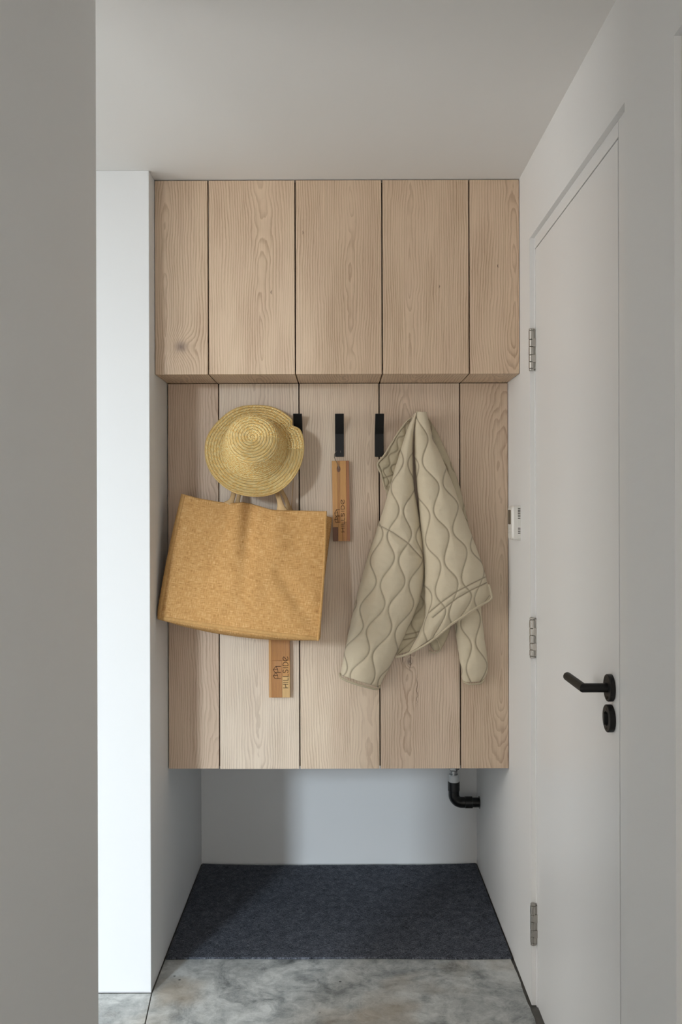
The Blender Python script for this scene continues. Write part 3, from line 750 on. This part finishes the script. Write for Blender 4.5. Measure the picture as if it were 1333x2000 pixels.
def jacket():
    root = tag(empty('quilted_jacket', P(820, 812, 2.86)), 'sand coloured quilted jacket hanging by its collar from the right hook', 'jacket')
    # shoulder and sleeve hanging on the left, in front
    L = [(808,809,2.852,.010),(792,850,2.860,.02),(776,900,2.87,.03),(761,955,2.87,.034),(741,1020,2.87,.042),(718,1090,2.87,.05),(697,1165,2.872,.05),(679,1245,2.875,.046),(664.5,1318,2.878,.036)]
    R = [(816,804,2.850,.012),(808,850,2.860,.02),(807,900,2.87,.03),(810,955,2.87,.034),(821,1020,2.87,.042),(829,1090,2.87,.05),(822,1165,2.872,.05),(785,1255,2.875,.046),(741,1343,2.878,.036)]
    piece('sleeve', L, R, root, M_quilt, 110, 300, W=28, A=9.5, lam=95, ph=20, off=12, seed=1,
          seams=[[(741,1026),(768,1040),(797,1060),(824,1090)]])
    # right front panel
    L = [(813,803.5,2.850,.014),(810,850,2.860,.024),(811,900,2.868,.034),(816,960,2.866,.042),(822,1030,2.866,.05),(829,1100,2.866,.055),(830,1160,2.866,.055),(829,1210,2.866,.05),(797,1277,2.868,.028)]
    R = [(834,805,2.850,.014),(845,850,2.860,.024),(862,890,2.868,.034),(885,945,2.868,.042),(905,1000,2.868,.05),(924,1050,2.868,.055),(942,1100,2.868,.055),(953,1140,2.868,.05),(960,1172,2.868,.028)]
    piece('front_panel', L, R, root, M_quilt, 110, 300, W=29, A=10, lam=97, ph=70, off=2, seed=3,
          seams=[[(838,1197),(862,1177),(890,1157),(920,1141),(948,1127)],[(846,1206),(868,1188),(894,1168),(922,1152),(951,1138)]])
    # back panel seen behind it on the right
    L = [(826,811,2.886,.008),(838,850,2.886,.010),(850,900,2.887,.012),(865,960,2.888,.014),(880,1030,2.888,.014),(895,1080,2.888,.01)]
    R = [(836,813,2.886,.008),(856,847,2.886,.010),(876,890,2.887,.012),(897,945,2.888,.014),(913,1012,2.888,.014),(922,1062,2.888,.01)]
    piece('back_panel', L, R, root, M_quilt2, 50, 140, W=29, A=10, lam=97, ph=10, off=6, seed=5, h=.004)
    # turned-in collar corner on the left
    L = [(812,812,2.874,.006),(796,822,2.872,.008),(781,842,2.870,.010),(766,866,2.868,.012),(752,890,2.868,.012),(738.5,906,2.868,.010),(745,925,2.872,.008),(750,948,2.875,.006)]
    R = [(816,813,2.874,.006),(806,835,2.874,.010),(798,860,2.874,.014),(790,885,2.874,.016),(782,905,2.875,.016),(776,925,2.876,.014),(773,940,2.878,.010),(770,952,2.880,.006)]
    piece('collar', L, R, root, M_quilt2, 44, 110, W=15, A=5, lam=34, ph=0, off=4, seed=8, h=.005, wr=.008,
          seams=[[(747,934),(758,931),(770,927)]])
    L = [(745,925,2.888,.004),(752,950,2.888,.006),(757,980,2.888,.006),(750,1010,2.888,.005)]
    R = [(780,925,2.888,.004),(785,950,2.888,.006),(790,980,2.888,.006),(790,1010,2.888,.005)]
    piece('back_neck', L, R, root, M_quilt2, 20, 40, quilt=False, seed=4)
    tubes('collar_binding', [(813,812,2.866),(797,821,2.862),(781,841,2.859),(765.5,865,2.856),(751,889,2.856),(738,906,2.857),(744,924,2.864),(750,946,2.869),(753,956,2.874)], .0028, root, M_bind)
    # inside of the jacket between sleeve and front panel
    L = [(812,1090,2.882,.006),(806,1150,2.882,.006),(796,1200,2.882,.008),(780,1245,2.882,.010),(772,1280,2.880,.010)]
    R = [(838,1090,2.882,.006),(842,1150,2.882,.006),(846,1200,2.882,.008),(840,1235,2.882,.010),(812,1268,2.880,.010)]
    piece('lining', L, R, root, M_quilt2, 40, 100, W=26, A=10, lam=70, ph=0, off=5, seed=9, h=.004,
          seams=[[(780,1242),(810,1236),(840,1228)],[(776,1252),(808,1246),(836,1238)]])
    tubes('hem_binding', [(955,1141,2.842),(959.5,1158,2.845),(959.5,1170,2.846),(938,1183,2.826),(912,1199,2.814),(884,1218,2.812),(858,1240,2.818),(832,1259,2.832),(808,1272,2.848),(790,1280,2.856),(774,1283,2.866)], .0036, root, M_bind)
    # far sleeve end hanging on the right
    L = [(886,1190,2.885,.012),(889,1225,2.885,.020),(894,1262,2.885,.026),(900,1300,2.885,.026),(902,1322,2.886,.022),(906,1333,2.888,.014)]
    R = [(938,1165,2.885,.012),(942,1205,2.885,.020),(947,1245,2.885,.026),(953,1290,2.885,.026),(953,1312,2.886,.022),(944,1331,2.888,.014)]
    piece('sleeve', L, R, root, M_quilt, 60, 130, W=25, A=8, lam=90, ph=30, off=8, seed=12, h=.0045)
    # cuffs
    tubes('cuff_binding', [(664,1316,2.868),(667,1324,2.848),(684,1332,2.836),(703,1338,2.834),(722,1343,2.838),(737,1346,2.85),(742,1341,2.868)], .0034, root, M_quilt2)
    tubes('cuff_binding', [(905,1331,2.882),(915,1336,2.869),(928,1336,2.867),(940,1334,2.873),(946,1328,2.882)], .0026, root, M_quilt2)
    # pocket loop peeping out below the hem
    L = [(836,1236,2.888,.006),(838,1250,2.888,.008),(842,1262,2.888,.010),(847,1271,2.888,.006)]
    R = [(884,1212,2.888,.006),(880,1230,2.888,.008),(872,1250,2.888,.010),(862,1270,2.888,.006)]
    piece('pocket_bag', L, R, root, M_quilt2, 24, 40, quilt=False, seed=14)
    tubes('pocket_binding', [(850,1240,2.872),(856,1252,2.872),(860,1264,2.872),(858,1272,2.873),(848,1275,2.874),(838,1271,2.878)], .0022, root, M_bind)
    return root
jacket()

# ---------------------------------------------------------------- thermostat on the right wall
def thermostat():
    y0, y1 = 2.700, 2.768; zc = 1.3405; hh = .051; dp = .0262
    root = tag(empty('thermostat', (XR, (y0+y1)/2, zc-hh)), 'small white thermostat on the right wall beside the wood panelling', 'thermostat')
    def rr(y0, y1, z0, z1, r, n=6):
        pts = []
        for cy, cz, a0 in ((y1-r,z1-r,0),(y0+r,z1-r,90),(y0+r,z0+r,180),(y1-r,z0+r,270)):
            for k in range(n+1): a = math.radians(a0+90*k/n); pts.append((cy+r*math.cos(a), cz+r*math.sin(a)))
        return pts
    g = Geo(); layers = [(0,.0),(.0095,.0),(.0100,.0008),(.0110,.0008),(.0205,.0006),(dp,.0050)]
    b = None; n = None
    for h, ins in layers:
        pts = rr(y0+ins, y1-ins, zc-hh+ins, zc+hh-ins, .009)
        n = len(pts); s = len(g.v); g.v += [Vector((XR-h, p[0], p[1])) for p in pts]
        if b is not None:
            for k in range(n): l = (k+1)%n; g.f.append((b+k, b+l, s+l, s+k))
        b = s
    g.f.append(tuple(range(b, b+n))); g.f.append(tuple(range(n-1, -1, -1)))
    child(g.build('thermostat_body', M_plastic, autosmooth=True), root)
    child(Geo().box(XR-dp-.0006, XR-dp+.001, y0+.018, y1-.010, zc+.004-.008, zc+.038).build('screen', M_screen), root)
    for k in range(7): child(Geo().box(XR-.0088, XR-.0015, y0-.0003, y0+.001, zc+.0408-k*.0048, zc+.0408-k*.0048+.0024).build('vent_slot', M_dark), root)
    for k in range(4): child(Geo().box(XR-.0088, XR-.0015, y0-.0003, y0+.001, zc-.0168-k*.0048, zc-.0168-k*.0048+.0024).build('vent_slot', M_dark), root)
    for k, dz in enumerate((-.022, -.031)):
        child(Geo().box(XR-dp-.0012, XR-dp+.001, y0+.022, y1-.014, zc+dz-.003, zc+dz+.003).build('button', M_plastic, bevel=.0008), root)
    return root
thermostat()

# ---------------------------------------------------------------- waste pipe under the panelling
def pipe():
    c = P(887, 1567, 3.52); x, y, z = c.x, 3.52, .262
    root = tag(empty('waste_pipe', (XR, y, z)), 'black elbow pipe with white and metal fittings below the panelling', 'pipe')
    r = .0205
    pts = [(x, y, z+.062)]+[(x+.030-.030*math.cos(a), y, z+.030-.030*math.sin(a)) for a in [math.pi/2*k/10 for k in range(11)]]+[(x+.062, y, z)]
    child(Geo().tube(pts, r, 28).build('elbow', M_pipeb, autosmooth=True), root)
    child(Geo().lathe((x,y,z+.045),(0,0,1),[(r+.0002,0),(r+.002,.001),(r+.002,.033),(r,.034),(r-.003,.034),(r-.003,.030)],32).build('elbow_socket', M_pipeb, autosmooth=True), root)
    child(Geo().lathe((x+.042,y,z),(1,0,0),[(r+.0002,0),(r+.0016,.001),(r+.0016,.028),(r-.002,.029)],32).build('elbow_socket', M_pipeb, autosmooth=True), root)
    child(Geo().lathe((x+.0625,y,z-.0005),(1,0,0),[(r-.0022,0),(r-.0022,XR-x-.064),(r+.003,XR-x-.0638),(r+.003,XR-x-.0626)],32).build('horizontal_pipe', M_pipeb, autosmooth=True), root)
    zt = z+.080
    child(Geo().lathe((x,y,zt-.012),(0,0,1),[(r-.0035,0),(r-.0035,.008),(r-.001,.010),(r-.001,.036),(r-.003,.038),(r-.006,.038)],32).build('white_pipe', M_pipew, autosmooth=True), root)
    child(Geo().lathe((x,y,zt+.026),(0,0,1),[(.010,0),(.0165,.0005),(.0165,.003),(.0135,.0035),(.0135,.012),(.0150,.0125),(.0150,.016),(.010,.016)],32).build('metal_collar', M_chrome, autosmooth=True), root)
    child(Geo().lathe((x,y,zt+.042),(0,0,1),[(.014,0),(.0205,.004),(.0205,.026),(.0175,.030)],6).build('hex_nut', M_chrome), root)
    child(Geo().lathe((x,y,zt+.072),(0,0,1),[(.0165,0),(.0165,.15)],28).build('metal_pipe', M_chrome, autosmooth=True), root)
pipe()

# ---------------------------------------------------------------- floor mat
def mat_():
    nx, ny = 60, 30; v = []; f = []
    x0, x1 = XL+.005, XR-.006
    def edge_b(u): return 3.585-.022*math.sin(math.pi*u)**.8-.004*math.sin(9*u)
    def edge_f(u): return 2.829+.0025*math.sin(5*u)+.002*math.sin(13*u)
    for zt in (.0065, .0003):
        for j in range(ny+1):
            for i in range(nx+1):
                u = i/nx; w_ = j/ny
                z = zt+(.0006*noise.noise(Vector((u*9, w_*9, 0))) if zt > .001 else 0)
                v.append((lerp(x0, x1, u), lerp(edge_f(u), edge_b(u), w_), z))
    n = (nx+1)*(ny+1)
    for j in range(ny):
        for i in range(nx):
            a = j*(nx+1)+i; f.append((a, a+1, a+nx+2, a+nx+1)); f.append((n+a+nx+1, n+a+nx+2, n+a+1, n+a))
    for i in range(nx):
        f.append((i, n+i, n+i+1, i+1)); a = ny*(nx+1)+i; f.append((a+1, n+a+1, n+a, a))
    for j in range(ny):
        a = j*(nx+1); b = a+nx+1; f.append((b, n+b, n+a, a)); a += nx; b += nx; f.append((a, n+a, n+b, b))
    o = mesh('floor_mat', v, f, M_felt); m = o.modifiers.new('bevel', 'BEVEL'); m.width = .001; m.limit_method = 'ANGLE'
    tag(o, 'dark charcoal felt floor mat filling the niche floor', 'mat')
mat_()
